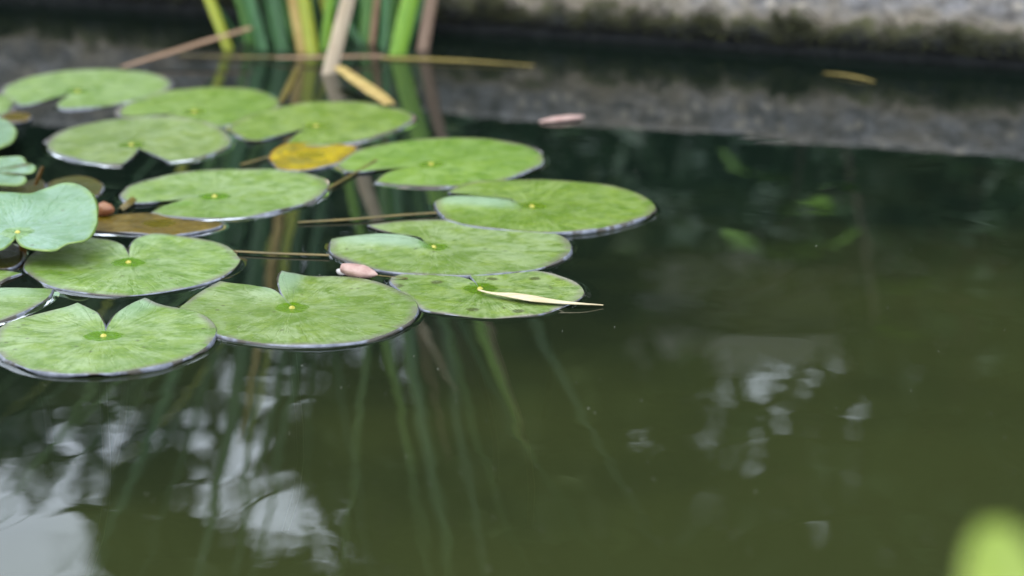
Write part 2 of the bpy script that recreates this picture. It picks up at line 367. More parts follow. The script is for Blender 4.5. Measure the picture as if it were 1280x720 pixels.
# ------------------------------------------------------------------ wall
def build_wall(u0, u1, top, label, seed):
    prof = [(-0.10, -0.20), (-0.016, -0.03), (-0.012, 0.0), (-0.010, 0.011), (0.001, 0.017), (0.005, 0.028),
            (0.003, 0.05), (0.0, top - 0.012), (-0.005, top - 0.003), (-0.016, top), (-0.30, top + 0.003), (-0.34, top - 0.02), (-0.34, -0.05)]
    fine = []
    for a, c in zip(prof[:-1], prof[1:]):
        L = math.hypot(c[0] - a[0], c[1] - a[1])
        k = 1 if (a[0] < -0.05 or c[0] < -0.05) else max(1, int(L / 0.0032))
        for j in range(k): fine.append((a[0] + (c[0] - a[0]) * j / k, a[1] + (c[1] - a[1]) * j / k))
    fine.append(prof[-1])
    us = []; u = u0
    while u < u1:
        us.append(u)
        u += 0.004 if -0.2 < u < 1.7 else 0.03
    us.append(u1)
    o = thing('pond_wall', WA + WU * u0, label, 'wall')
    vs, fs = [], []
    for i, u in enumerate(us):
        e = min(u - u0, u1 - u)
        rd = -0.006 * max(0, 1 - e / 0.008) ** 2
        for (n, z) in fine:
            p = wall_pt(u, n, z)
            q = Vector((u * 1.0, z, seed))
            d = 0.006 * noise.noise(q * 14) + 0.0035 * noise.noise(q * 45) + 0.0022 * noise.noise(q * 120)
            if z < -0.04 or n < -0.2: d *= 0.2
            zz = z + (0.004 * noise.noise(Vector((u * 25, 3, seed))) if 0.005 < z < 0.03 else 0)
            vs.append(wall_pt(u, n + d + rd, zz) - o.location)
    m = len(fine)
    for i in range(len(us) - 1):
        for j in range(m - 1):
            fs.append((i * m + j, (i + 1) * m + j, (i + 1) * m + j + 1, i * m + j + 1))
    fs.append(tuple(range(m))); fs.append(tuple(range((len(us) - 1) * m, len(us) * m))[::-1])
    mesh_obj('face', vs, fs, M['wall'], o)
    # moss tufts along the damp edge
    rg = random.Random(seed); vs, fs = [], []
    for k in range(int(min(u1, 1.7) * 9000 - max(u0, -0.2) * 9000)):
        u = rg.uniform(max(u0, -0.2), min(u1, 1.7))
        den = noise.noise(Vector((u * 19, 1.3, seed))) + 0.5 * noise.noise(Vector((u * 60, 4.3, seed)))
        zc = 0.024 + 0.012 * den
        z = rg.gauss(zc + 0.004, 0.009)
        if z < 0.011 or z > 0.062 or rg.random() > 0.55 + 0.9 * den: continue
        c = wall_pt(u, 0.003 + 0.004 * rg.random(), z) - o.location
        s = rg.uniform(0.002, 0.0062)
        d = (WN * rg.uniform(0.3, 1) + WU * rg.uniform(-1, 1) + Vector((0, 0, rg.uniform(-0.6, 1)))).normalized()
        w = d.cross(Vector((rg.uniform(-1, 1), rg.uniform(-1, 1), rg.uniform(-1, 1)))).normalized() * s * 0.3
        k0 = len(vs); vs += [c - w, c + w, c + d * s * 1.2]
        fs.append((k0, k0 + 1, k0 + 2))
    tag(mesh_obj('moss', vs, fs, M['moss'], o, smooth=False), kind='stuff')
    return o
UJ = 0.40
build_wall(UJ + 0.003, 3.4, 0.104, 'weathered grey concrete pond wall with a mossy dark waterline', 3.0)
build_wall(-2.0, UJ - 0.003, 0.165, 'taller mossy wall block with shade painted in, standing behind the reeds', 9.0)

# ------------------------------------------------------------------ lily pads
def seg_dist(p, poly):
    best, val = 1e9, 0.0
    for (a, za), (c, zc) in zip(poly[:-1], poly[1:]):
        ab = c - a; L2 = ab.x * ab.x + ab.y * ab.y
        t = 0 if L2 < 1e-12 else max(0, min(1, ((p.x - a.x) * ab.x + (p.y - a.y) * ab.y) / L2))
        dx, dy = p.x - a.x - ab.x * t, p.y - a.y - ab.y * t
        d = math.hypot(dx, dy)
        if d < best: best, val = d, za + (zc - za) * t
    return best, val

menis = ([], [])
def lily_pad(attach, rim, apex, nA, nB, label, mat='pad', z=0.004, name='lily_pad', group='lily pads floating on the pond',
             curl_w=0.016, tilt=None, eye=True, raised=False, wave=0.0010, meniscus=True, thick=0.0007, cat='lily pad', dip=0.0,
             rimdrop=1.0):
    """rim: pixels from lip A round to lip B; nA / nB: pixels from lip A / lip B in to the notch apex; (x, y, extra z)"""
    ex = lambda p: p[2] if len(p) > 2 else 0.0
    if not raised and name == 'lily_pad': z = 0.0010 + (z - 0.0035) * 0.42
    zt = (lambda x, y: z) if tilt is None else tilt
    def W(p): return at(p[0], p[1], zt(p[0], p[1]) + ex(p))
    c = at(attach[0], attach[1], zt(*attach[:2]) - dip)
    rimw = catmull([W(p) for p in rim], 130)
    loop = list(rimw); nrim = len(rimw)
    notchA = notchB = []
    if apex is not None:
        B = catmull([W(rim[-1])] + [W(p) for p in nB] + [W(apex)], 26)
        A = catmull([W(rim[0])] + [W(p) for p in nA] + [W(apex)], 26)
        loop += B[1:] + A[-2:0:-1]
        notchA, notchB = A, B
    base = Vector((c.x, c.y, 0.0))
    o = thing(name, base, label, cat, group)
    n = len(loop)
    sd = (attach[0] * 0.37, attach[1] * 0.61)
    # ragged micro irregularity of the rim
    ts = [0.0, 0.06, 0.14, 0.24, 0.35, 0.46, 0.57, 0.68, 0.77, 0.85, 0.91, 0.95, 0.98, 1.0]
    notch = [(q, q.z - zt_) for q, zt_ in [(q, None) for q in []]]
    curls = []
    if apex is not None:
        for side, pts, raw in ((0, notchA, nA), (1, notchB, nB)):
            if any(ex(p) > 1e-5 for p in raw) or ex(rim[0] if side == 0 else rim[-1]) > 1e-5:
                lipz = W(rim[0] if side == 0 else rim[-1])
                curls.append([(q, 0) for q in pts])
    def rest(i, t):            # plane height without curl at a spoke position
        return None
    vs = [Vector((c.x, c.y, c.z)) - base]; edge = [0.0]; pale = [0.0]
    # boundary extra height (above the plane given by tilt) for each loop vertex, by nearest raw pixel spline
    rimz = catmull([Vector((i, ex(p), 0)) for i, p in enumerate(rim)], 130)
    # heights along rim from its own spline; plane part is z or the tilt
    flat = [at(0, 0)] * 0
    for i, q in enumerate(loop):
        for t in ts[1:]:
            p = c.lerp(q, t); pl_ = 0.0
            if tilt is None and not raised:
                zz = z - dip * (1 - t)
                e = max(0.0, q.z - z) if i < nrim else 0.0
                zz += e * t ** 3
                for poly in curls:
                    d, v = seg_dist(p, [(a, a.z - z) for a, _ in poly])
                    zz = max(zz, z + v * math.exp(-(d / curl_w) ** 2))
                    pl_ = max(pl_, min(1.0, v / 0.0075) * math.exp(-(d / (curl_w * 1.1)) ** 4))
                if t >= 1.0: zz = max(zz, q.z)
                p.z = zz
            else:
                p.z = c.z + (q.z - c.z) * (t ** 1.4)
            if t < 1.0 or True:
                p.z += wave * (noise.noise(Vector((p.x * 22 + sd[0], p.y * 22 + sd[1], 0))) * min(1, t * 2))
            vs.append(p - base); edge.append(t); pale.append(pl_)
    m = len(ts) - 1; fs = []
    idx = lambda i, k: 1 + (i % n) * m + k
    for i in range(n):
        fs.append((0, idx(i, 0), idx(i + 1, 0)))
        for k in range(m - 1): fs.append((idx(i, k), idx(i, k + 1), idx(i + 1, k + 1), idx(i + 1, k)))
    # orientation: make the top face up
    def area(ps): return sum(ps[i].x * ps[(i + 1) % n].y - ps[(i + 1) % n].x * ps[i].y for i in range(n))
    if area(loop) < 0: fs = [f[::-1] for f in fs]
    nv = len(vs); nf = len(fs)
    vs2 = [v - Vector((0, 0, thick)) for v in vs]
    o_b = mesh_obj('blade', vs + vs2, fs + [tuple(nv + a for a in f[::-1]) for f in fs], [M[mat], M['under']], o,
                   fmat=[0] * nf + [1] * nf)
    at_ = o_b.data.attributes.new('edge', 'FLOAT', 'POINT'); at_.data.foreach_set('value', edge + edge)
    at_ = o_b.data.attributes.new('bloom_sheen', 'FLOAT', 'POINT'); at_.data.foreach_set('value', pale + pale)
    # rim: the thin turned-down lip of the leaf, uneven in height; its grey tint paints sky glint
    rv, rf = [], []
    top = [vs[idx(i, m - 1)] for i in range(n)]
    for i in range(n):
        a, b_ = top[i - 1], top[(i + 1) % n]
        tg = (b_ - a); tg.z = 0
        if tg.length < 1e-9: tg = Vector((1, 0, 0))
        tg.normalize(); nn = Vector((tg.y, -tg.x, 0))
        if area(loop) < 0: nn = -nn
        q = Vector((top[i].x * 30 + sd[0], top[i].y * 30 + sd[1], 1.7))
        f = 0.5 + 0.9 * noise.noise(q) + 0.3 * noise.noise(q * 3)
        drop = (0.0012 if raised else min(top[i].z + 0.0006, 0.0007 + 0.0034 * max(0, min(1, f)))) * (rimdrop if i < nrim else 0.4)
        rv += [top[i] + Vector((0, 0, 0.0001)), top[i] + nn * 0.0003 + Vector((0, 0, -0.0002)), top[i] + nn * (0.0006 + 0.0018 * max(0, min(1, f))) - Vector((0, 0, drop)),
               top[i] - nn * 0.0006 - Vector((0, 0, drop + 0.0003))]
    for i in range(n):
        for k in range(3): rf.append((i * 4 + k, i * 4 + k + 1, ((i + 1) % n) * 4 + k + 1, ((i + 1) % n) * 4 + k))
    mesh_obj('rim', rv, rf, M['rim_pale' if raised else 'rim'], o)
    if eye:
        ev, ef = [], []
        for k in range(5):
            ph = k / 4 * math.pi / 2
            for j in range(12):
                a = j * math.pi / 6
                rr = 0.0019 * math.cos(ph) + 0.0002
                ev.append(Vector((rr * math.cos(a) * 1.2, rr * math.sin(a) * 1.3, c.z + 0.0022 * math.sin(ph) - 0.0006)))
        for k in range(4):
            for j in range(12): ef.append((k * 12 + j, k * 12 + (j + 1) % 12, (k + 1) * 12 + (j + 1) % 12, (k + 1) * 12 + j))
        ef.append(tuple(48 + j for j in range(12)))
        mesh_obj('stalk_joint', ev, ef, M['eye'], o)
    # stalk going down into the water
    stalk(o, Vector((0, 0.012 if raised else 0, c.z - thick - (0.004 if raised else 0.0005))), Vector((rnd.uniform(-.05, .05), rnd.uniform(0, .08), -0.2)) if not raised else Vector((-0.03, 0.16, -0.15)), 0.003)
    if meniscus and not raised:
        mv, mf = menis; k0 = len(mv)
        offs = (0.0, 0.0008, 0.0018, 0.003, 0.0045, 0.0065, 0.009, 0.012)
        up = min(0.0011, z * 0.6)
        for i in range(nrim):
            a, b_ = rimw[max(0, i - 1)], rimw[min(nrim - 1, i + 1)]
            tg = (b_ - a); tg.z = 0; tg.normalize(); nn = Vector((tg.y, -tg.x, 0))
            if area(loop) < 0: nn = -nn
            g = max(0.15, 0.65 + 0.9 * noise.noise(Vector((rimw[i].x * 28, rimw[i].y * 28, 5))))
            for d in offs:
                hgt = up * g * (math.exp(-d / 0.0030) - 0.10 * math.exp(-((d - 0.009) / 0.003) ** 2)) - 0.00035 * d / 0.012 + 0.0001
                mv.append(Vector((rimw[i].x + nn.x * d, rimw[i].y + nn.y * d, hgt)))
        L = len(offs)
        for i in range(nrim - 1):
            for j in range(L - 1): mf.append((k0 + i * L + j, k0 + i * L + j + 1, k0 + (i + 1) * L + j + 1, k0 + (i + 1) * L + j))
    return o

def stalk(parent, a, b, r, mat='petiole', name='stalk'):
    vs, fs = [], []; K = 7
    for k in range(K):
        t = k / (K - 1); p = a.lerp(b, t) + Vector((0.02 * math.sin(t * 3), 0, 0)) * t
        for j in range(7):
            w = j * 2 * math.pi / 7
            vs.append(p + Vector((r * math.cos(w), r * math.sin(w), 0)))
    for k in range(K - 1):
        for j in range(7): fs.append((k * 7 + j, k * 7 + (j + 1) % 7, (k + 1) * 7 + (j + 1) % 7, (k + 1) * 7 + j))
    return mesh_obj(name, vs, fs, M[mat], parent)

def rim_mat(name, a, c, dark):
    b = NB(name); P = b.coords('Object')
    n1 = b.noise(P, 26, 3, 0.6); n2 = b.noise(P, 120, 3)
    col = b.mix(b.ramp(n2, 0.35, 0.65), a, c)
    col = b.mix(b.ramp(n1, 0.48, 0.55), col, dark)
    return b.bsdf(col, 0.30, None, 0.3)
M['rim'] = rim_mat('leaf_rim_sky_glint', (0.085, 0.090, 0.108), (0.16, 0.168, 0.195), (0.045, 0.038, 0.028))  # grey-lavender paints the sky glint of the water edge; brown is leaf
M['rim_pale'] = rim_mat('green_leaf_rim', (0.09, 0.15, 0.03), (0.13, 0.18, 0.045), (0.10, 0.15, 0.035))

# far row
lily_pad((97, 114), [(25, 131), (7, 122), (3, 115), (15, 104), (45, 94.5), (87, 88), (137, 86), (175, 89), (200, 94.5), (212, 104), (205, 114), (175, 124), (140, 131), (105, 135), (80, 136), (70, 132)],
         (84, 116), [(32, 131), (55, 126), (74, 119.5)], [(77, 125), (86, 119)], 'green lily pad beside the fallen brown reed, edge turning yellowish', 'pad')
lily_pad((243, 139.5), [(152, 145), (150, 140), (155, 133), (175, 124), (205, 114.5), (240, 110), (275, 109), (310, 111), (335, 117), (349, 127), (345, 135), (330, 143), (305, 151), (287, 156), (262, 158), (230, 157), (200, 154), (178, 151)],
         (232, 139.5), [(175, 144.5), (205, 141)], [(195, 147), (218, 142)], 'green lily pad tucked behind two overlapping pads below the reeds', 'pad_bright', z=0.0035)
lily_pad((395, 157.5), [(310, 175), (290, 165), (289, 157), (305, 147), (340, 136), (377, 129.5), (415, 127), (452, 128), (490, 134), (510, 141), (515, 149), (505, 157), (480, 167), (452, 175), (420, 180), (390, 182), (367, 182), (358, 180)],
         (383, 159), [(322, 175.5), (340, 171), (365, 164)], [(367, 171), (379, 163)], 'bright green lily pad between the yellow leaf and the reeds', 'pad_bright', z=0.006)
lily_pad((164, 181), [(152, 205.5), (135, 205), (110, 202), (85, 197), (65, 190), (60, 183), (65, 172), (85, 161), (120, 152), (160, 147, .001), (195, 144.5, .004), (225, 146, .005), (255, 152, .003), (275, 160, .001), (287, 172), (285, 182), (265, 192), (240, 199), (212, 202)],
         (173, 184.5), [(160, 200), (169, 191)], [(199, 196), (180, 187)], 'green lily pad with its pale far edge curled up and a front notch', 'pad', z=0.0055)
# left edge leaves
lily_pad((-45, 160), [(-100, 150, .004), (-60, 142, .008), (-20, 143, .012), (2, 148, .014), (11, 152.5, .014), (18, 160, .010), (19.5, 166, .008), (16, 174, .006), (7.5, 180, .004), (-15, 186, .002), (-60, 184), (-105, 172)],
         (-52, 160), [(-85, 153, .002)], [(-88, 165)], 'pale glaucous lily pad with a rolled rounded tip, beside an orange scrap', 'pad_pale', z=0.010, raised=True, eye=False)
lily_pad((-40, 133), [(-90, 127), (-40, 120), (0, 119), (13, 122), (17, 127), (13, 134), (7, 141), (-20, 147), (-70, 146)],
         (-46, 133), [(-70, 130)], [(-68, 138)], 'green lily pad touching the yellowing pad and an orange leaf scrap', 'pad', z=0.005, eye=False)
lily_pad((-25, 212), [(44, 209, .006), (41, 205.5, .008), (31, 202, .010), (26, 195.5, .012), (0, 196, .010), (-40, 197, .006), (-90, 203), (-110, 213), (-95, 224), (-50, 231), (-10, 229.5, .002), (23, 230, .003), (32, 224, .006), (30, 220, .007)],
         (-12, 215.5), [(38, 216, .003), (15, 217)], [(10, 218.5, .004)], 'pale curled lily pad split in two flaps beside an orange stalk', 'pad_pale', z=0.012, raised=True, eye=False)
lily_pad((-62, 377), [(66, 361, .001), (60, 372), (37, 386), (12, 397), (-15, 404), (-60, 411), (-110, 412), (-160, 402), (-190, 385), (-180, 368), (-140, 357), (-95, 353)],
         (-58, 372), [(37, 359.5, .004), (0, 359, .005), (-35, 363, .002)], [(-75, 361), (-62, 367)], 'green lily pad with a pointed pale corner, left of the notched pads', 'pad', z=0.005)
lily_pad((-70, 340), [(27, 342), (12, 347), (-10, 356), (-60, 362), (-120, 352), (-140, 340), (-110, 328), (-50, 328), (0, 336.5)],
         None, [], [], 'pale green lily pad showing only its pointed tip by an olive leaf', 'pad', z=0.0035, eye=False)
# middle
lily_pad((268, 245.5), [(162, 254), (151, 245), (162, 234), (187, 224), (225, 216), (262, 212.5), (300, 211), (340, 211), (380, 216), (403, 224), (409, 233), (400, 245), (380, 254), (350, 262), (320, 269), (287, 272), (250, 273), (212, 271), (189, 266)],
         (255, 244.3), [(187, 252.5), (220, 247), (238, 245)], [(205, 257.5), (226, 250), (245, 246)], 'green lily pad lying over the brown sunken leaf', 'pad', z=0.006)
lily_pad((539, 205), [(432, 215), (422, 204), (440, 191), (470, 182.5), (512, 175.5), (562, 172.5), (600, 173), (637, 177), (665, 185), (678, 196), (675, 206), (650, 217), (625, 226), (600, 230.5), (575, 232.5), (532, 233), (500, 231), (469, 227.5)],
         (524, 205.3), [(455, 215), (475, 211), (500, 205.5)], [(482, 217.5), (504, 210)], 'green lily pad touching the yellow leaf, wide side notch', 'pad_bright', z=0.005)
lily_pad((665, 258), [(544, 251), (546, 260), (555, 270), (560, 275), (590, 282), (635, 287.5), (680, 290), (722, 289), (760, 284), (790, 276), (810, 269), (819, 259), (810, 249), (790, 239), (760, 231), (722, 227), (680, 224.5), (635, 225), (597, 226), (577, 231), (561, 240)],
         (653, 256.5), [(560, 245.5, .005), (585, 245, .006), (622, 247.5, .006), (643, 252, .004)], [(585, 241), (615, 245), (640, 251)], 'bright green lily pad with pale folded lobe, farthest out over open water', 'pad_bright', z=0.0085)
lily_pad((542, 309), [(415, 298.5, .002), (413, 308), (415, 316), (436.6, 326), (470, 336), (512, 341), (557, 343.5), (597, 344), (639, 340), (676, 334.5), (704, 323), (713.5, 312), (709, 299), (692, 291), (667, 286), (625, 281), (583, 276.5), (541, 274.6), (498, 276), (460, 281)],
         (536.5, 306.5), [(437, 295.5, .005), (475, 292.5, .007), (505, 294.5, .007), (525, 300, .005)], [(482, 289), (510, 296), (528, 303)], 'green lily pad with pale folded lobe above the pink petal', 'pad', z=0.0065)
lily_pad((600, 361), [(504, 341.5), (489, 348), (490, 355), (501, 364), (521, 381), (532, 388), (569, 393.5), (608, 397), (642, 396), (676, 392), (706, 382), (726, 372), (729.5, 364), (721, 354), (704, 346), (681, 339.5), (640, 336), (610, 338), (588, 344)],
         (598, 358.5), [(524, 343), (546, 344, .001), (574, 346, .002), (591, 351.5, .002)], [(589, 349), (594, 355)], 'worn spotted lily pad carrying the pale dry leaf', 'pad_worn', z=0.0040)
# near row
lily_pad((160.5, 328), [(107, 296), (75, 302), (50, 311), (35, 322), (30.5, 335), (37.5, 342.5), (62, 357), (100, 365), (150, 369), (190, 366), (225, 361), (262, 352), (287, 340), (299, 327), (297, 320), (282, 307), (255, 299), (220, 295.5), (190, 292, .003)],
         (162, 322.5), [(135, 300), (150, 307.5), (158, 315)], [(172, 297.5, .003), (164, 305, .003), (161.5, 315, .001)], 'round green lily pad partly under the big pale raised leaf', 'pad', z=0.0045)
lily_pad((365, 385), [(275, 351, .001), (250, 366), (230, 380), (225, 386), (235, 400), (257, 412), (280, 421), (315, 427), (360, 431), (410, 431), (452, 426), (490, 415), (515, 400), (522, 385), (515, 372), (495, 361), (470, 352), (440, 346), (410, 344.5), (380, 345, .001), (362, 344.5, .004), (352, 337.5, .008)],
         (363, 381), [(292, 354, .001), (315, 357, .002), (337, 362, .003), (352, 370, .002)], [(348, 350, .006), (350, 362, .004), (356, 374, .001)], 'large green lily pad with a peaked notch lip in front of the pink petal', 'pad', z=0.0065)
lily_pad((129.5, 420), [(97, 378, .004), (86, 385.5, .001), (62, 389), (37, 394), (15, 401), (0, 410), (-5, 420), (-3, 435), (4, 446), (15, 452), (37, 461), (70, 466), (105, 467), (140, 466), (175, 462), (212, 454), (245, 441), (262, 429), (270, 415), (265, 402), (250, 392), (225, 386), (195, 383, .001), (181, 372, .006)],
         (132, 414.5), [(110, 384, .004), (122, 391, .003), (130, 405, .001)], [(162, 381, .005), (145, 392, .004), (136, 405, .001)], 'large green lily pad with a heart-shaped notch pointing towards the reeds', 'pad', z=0.0080)
# big raised leaf: its plane rises to the back
lily_pad((22, 290.5), [(20.5, 296.5), (28, 304), (39, 308), (62.5, 310), (73, 307), (84, 301, .003), (100, 298, .004), (112, 292, .003), (120, 281), (121, 270), (119, 256), (112, 242), (101.5, 233), (90.6, 227.5), (78, 227), (62.5, 230.5), (51.5, 234), (37.5, 240), (23, 242), (0, 243), (-40, 245), (-80, 255), (-100, 270), (-95, 288), (-60, 303), (-25, 312), (0, 311), (12, 302.5)],
         (18, 293), [(19.5, 294.5)], [(17, 297.5)], 'big pale blue-green lily leaf raised wavy above the water', 'pad_pale', z=0.03,
         tilt=lambda x, y: 0.019 + 0.020 * max(0, min(1, (312 - y) / 85)), raised=True, meniscus=False, name='raised_lily_leaf', wave=0.0045, group='lily leaves standing out of the water')
# sunken and dying leaves
def flat_leaf(attach, rim, label, mat, z, name, cat='leaf', group=None, eye=False, rimdrop=0.5, wave=0.0006, meniscus=False):
    return lily_pad(attach, rim, None, [], [], label, mat, z=z, name=name, cat=cat, group=group, eye=eye, rimdrop=rimdrop, wave=wave, meniscus=meniscus)
flat_leaf((92, 236), [(58, 236), (66, 226), (94, 220), (115, 223), (127, 230), (127, 237), (118, 245), (92, 250), (66, 246)], 'olive sunken leaf just behind the big raised leaf', 'pad_olive', 0.0012, 'sunken_leaf', group='dying leaves low in the water')
flat_leaf((15, 237), [(-40, 232), (-5, 227), (25, 228), (48, 224), (56, 231), (50, 242), (20, 250), (-30, 248)], 'dark olive sunken leaf under the curled split pad', 'pad_olive', 0.0016, 'sunken_leaf', group='dying leaves low in the water')
flat_leaf((200, 279), [(112, 280), (120, 273), (140, 269), (185, 266), (212, 272), (250, 276), (272, 277), (277, 281), (265, 286), (237, 291), (205, 294), (175, 291), (140, 289.5), (118, 288)], 'brown gold sunken leaf under the overlapping green pad', 'pad_brown', 0.0022, 'sunken_leaf', group='dying leaves low in the water', meniscus=True)
flat_leaf((2, 318), [(-40, 318), (-15, 307), (5, 303), (20, 307), (28, 318), (26, 326), (14, 334), (-8, 335), (-32, 330)], 'olive leaf in the gap under the raised leaf', 'pad_olive', 0.0022, 'sunken_leaf', group='dying leaves low in the water', meniscus=True)
flat_leaf((390, 194), [(336, 197), (342, 188), (360, 180), (392, 177), (432, 181), (445, 185), (436, 194), (424, 202), (405, 207), (380, 213), (352, 212), (343, 205)], 'yellow dying leaf floating between three green pads', 'pad_yellow', 0.0024, 'yellow_leaf', wave=0.002)
flat_leaf((20, 146), [(0, 148), (6, 142), (20, 140), (33, 142), (38, 146), (32, 151), (18, 153), (4, 152)], 'small orange-brown leaf scrap between two left pads', 'pad_brown', 0.0030, 'leaf_scrap')

mv, mf = menis
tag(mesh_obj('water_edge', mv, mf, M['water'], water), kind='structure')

# ------------------------------------------------------------------ stalks, ribbons, petals
def ribbon(name, pts, widths, mat, label, cat, group=None, arch=0.25, thick=0.0006, twist=0.0):
    """a dry reed or leaf strip along 3D points, slightly domed, with thickness"""
    P = catmull(pts, 26); n = len(P); base = P[0].copy(); base.z = 0
    W = np.interp(np.linspace(0, 1, n), np.linspace(0, 1, len(widths)), widths)
    vs, fs = [], []; K = 7
    for i, p in enumerate(P):
        t = (P[min(n - 1, i + 1)] - P[max(0, i - 1)]).normalized()
        s = t.cross(Vector((0, 0, 1)))
        if s.length < 0.2: s = Vector((1, 0, 0))
        s.normalize(); u = s.cross(t).normalized()
        a = twist * i / n; s, u = s * math.cos(a) + u * math.sin(a), u * math.cos(a) - s * math.sin(a)
        w = W[i] / 2
        top = [p + s * w * x + u * (arch * w * (1 - x * x)) for x in np.linspace(-1, 1, K)]
        vs += [v - base for v in top] + [v - u * thick - base for v in top]
    for i in range(n - 1):
        a, b = i * 2 * K, (i + 1) * 2 * K
        for k in range(K - 1):
            fs.append((a + k, a + k + 1, b + k + 1, b + k))
            fs.append((a + K + k, b + K + k, b + K + k + 1, a + K + k + 1))
        fs.append((a, b, b + K, a + K)); fs.append((a + K - 1, a + 2 * K - 1, b + 2 * K - 1, b + K - 1))
    fs.append(tuple(range(K)) + tuple(range(2 * K - 1, K - 1, -1)))
    e = (n - 1) * 2 * K
    fs.append(tuple(e + x for x in (list(range(2 * K - 1, K - 1, -1))[::-1] + list(range(K))[::-1])))
    return tag(mesh_obj(name, vs, fs, M[mat], None, base), label, cat, group)
G2 = 'dry reed pieces lying round the clump'
ribbon('fallen_reed', [at(150, 84, .004), at(200, 69, .010), at(255, 52, .018), at(312, 35, .026)], [.006, .013, .013, .012], 'straw_brown', 'brown fallen reed slanting from the yellowing pad up to the reeds', 'reed', G2)
ribbon('fallen_reed', [at(225, 69, .002), at(300, 71, .003), at(345, 71, .004)], [.006, .008, .009], 'stem_gold', 'dull golden reed floating left of the green blades', 'reed', G2)
ribbon('fallen_reed', [at(345, 72, .005), at(400, 71, .007), at(480, 70, .007)], [.010, .012, .010], 'straw_brown', 'pinkish brown reed lying across the blade bases', 'reed', G2)
ribbon('fallen_reed', [at(478, 72, .002), at(540, 74, .003), at(600, 77, .003), at(668, 82, .002)], [.011, .011, .008, .003], 'gold_dim', 'golden reed pointing out over open water', 'reed', G2)
ribbon('fallen_reed', [at(424, 84, .012), at(452, 104, .009), at(478, 122, .006), at(488, 131, .005)], [.013, .017, .019, .012], 'straw_gold', 'short golden cut reed piece with a pale end, behind the bright pad', 'reed', G2)
ribbon('fallen_reed', [at(372, 84, .003), at(362, 105, .002), at(350, 128, .002)], [.006, .008, .006], 'stem_gold', 'thin brown reed leaning between two far pads', 'reed', G2)
ribbon('lily_flower_stalk', [at(372, 278, .0015), at(440, 274, .002), at(500, 269, .0022), at(546, 266, .002)], [.003, .0035, .0035, .003], 'stem_gold', 'thin brown stem reaching the folded lobe of the outermost pad', 'stem', arch=.6)  # lily flower stalks drifting at the surface, like the three below
ribbon('lily_flower_stalk', [at(292, 314, .002), at(340, 316.5, .002), at(412, 319, .002)], [.0028, .003, .003], 'stem_gold', 'thin golden stem bridging the round pad and the pad above the petal', 'stem', arch=.6)
ribbon('lily_flower_stalk', [at(405, 238, .0015), at(430, 224, .002), at(470, 200, .002)], [.003, .003, .003], 'stem_gold', 'thin olive stem beside the wide-notched pad', 'stem', arch=.6)
ribbon('lily_flower_stalk', [at(300, 206, .002), at(325, 199, .002), at(352, 190, .0025)], [.003, .003, .003], 'stem_gold', 'thin stem joined to the yellow leaf', 'stem', arch=.6)
ribbon('orange_stalk', [at(44, 232, .004), at(48, 222, .012), at(53, 209, .022)], [.004, .0045, .004], 'petiole', 'short orange stalk standing beside the curled split pad', 'stalk', arch=.8)
ribbon('dry_leaf', [at(598, 362, .0040), at(614, 366, .0042), at(640, 369, .0055), at(668, 373.5, .0048), at(700, 377.5, .0036), at(728, 379.5, .0032), at(754, 381, .0016)], [.0015, .0045, .0110, .0125, .0070, .0035, .001], 'straw', 'narrow cream dry leaf lying on the worn pad', 'leaf', arch=.35)
ribbon('floating_leaf', [at(1030, 91, .001), at(1052, 93, .0025), at(1075, 97, .0025), at(1094, 102, .001)], [.002, .006, .006, .002], 'gold_dim', 'small straw-coloured leaf floating near the mossy wall', 'leaf', arch=.3)
ribbon('pink_petal', [at(674, 152, .001), at(690, 150, .002), at(712, 147.5, .0025), at(729, 145.5, .002)], [.004, .012, .012, .004], 'petal', 'small pink petal floating alone on open water', 'petal', arch=.5)
ribbon('sunken_twig', [at(150, 263, .001), at(158, 257, .003), at(166, 250, .003)], [.006, .008, .007], 'stem_gold', 'olive stem end between the raised leaf and the overlapping pad', 'stem', arch=.9)

def bud(px0, px1, r0, mat, label, name, cat):
    """closed reddish bud / rolled petal: a bent spindle with overlapping folds"""
    a, b = at(*px0), at(*px1)
    o = thing(name, Vector((a.x, a.y, 0)), label, cat)
    n, K = 22, 20
    ax = (b - a); L = ax.length; t = ax.normalized()
    s = t.cross(Vector((0, 0, 1))).normalized(); u = s.cross(t)
    vs, fs = [], []
    for i in range(n):
        x = i / (n - 1)
        r = r0 * (math.sin(math.pi * min(1, 0.16 + x * 0.52)) ** 0.8) * (1 - x ** 3) + 0.0006
        for j in range(K):
            w = j / K * 2 * math.pi
            rr = r * (1 + 0.16 * math.sin(2 * w + 3 * x) + 0.05 * math.sin(7 * w + 2 * x) + 0.10 * noise.noise(Vector((w * 1.2, x * 6, 2))))
            vs.append(a + t * (L * x) + s * rr * math.cos(w) + u * (rr * 0.85 * math.sin(w)) - o.location)
    for i in range(n - 1):
        for j in range(K): fs.append((i * K + j, i * K + (j + 1) % K, (i + 1) * K + (j + 1) % K, (i + 1) * K + j))
    fs.append(tuple(range(K))[::-1]); fs.append(tuple((n - 1) * K + j for j in range(K)))
    mesh_obj('folded_petal', vs, fs, M[mat], o)
    return o, a, t, s, u
o, a, t, s, u = bud((428, 335.5, .006), (472, 343.5, .0035), 0.0076, 'petal', 'curled faded pink petal wedged between two green pads', 'rolled_petal', 'petal')
vs, fs = [], []                                   # pale cupped petal at its blunt end
pa, pb = at(423, 338, .003), at(434, 341.5, .003); pd = (pb - pa); PL = pd.length; pd.normalize()
ps = pd.cross(Vector((0, 0, 1))).normalized()
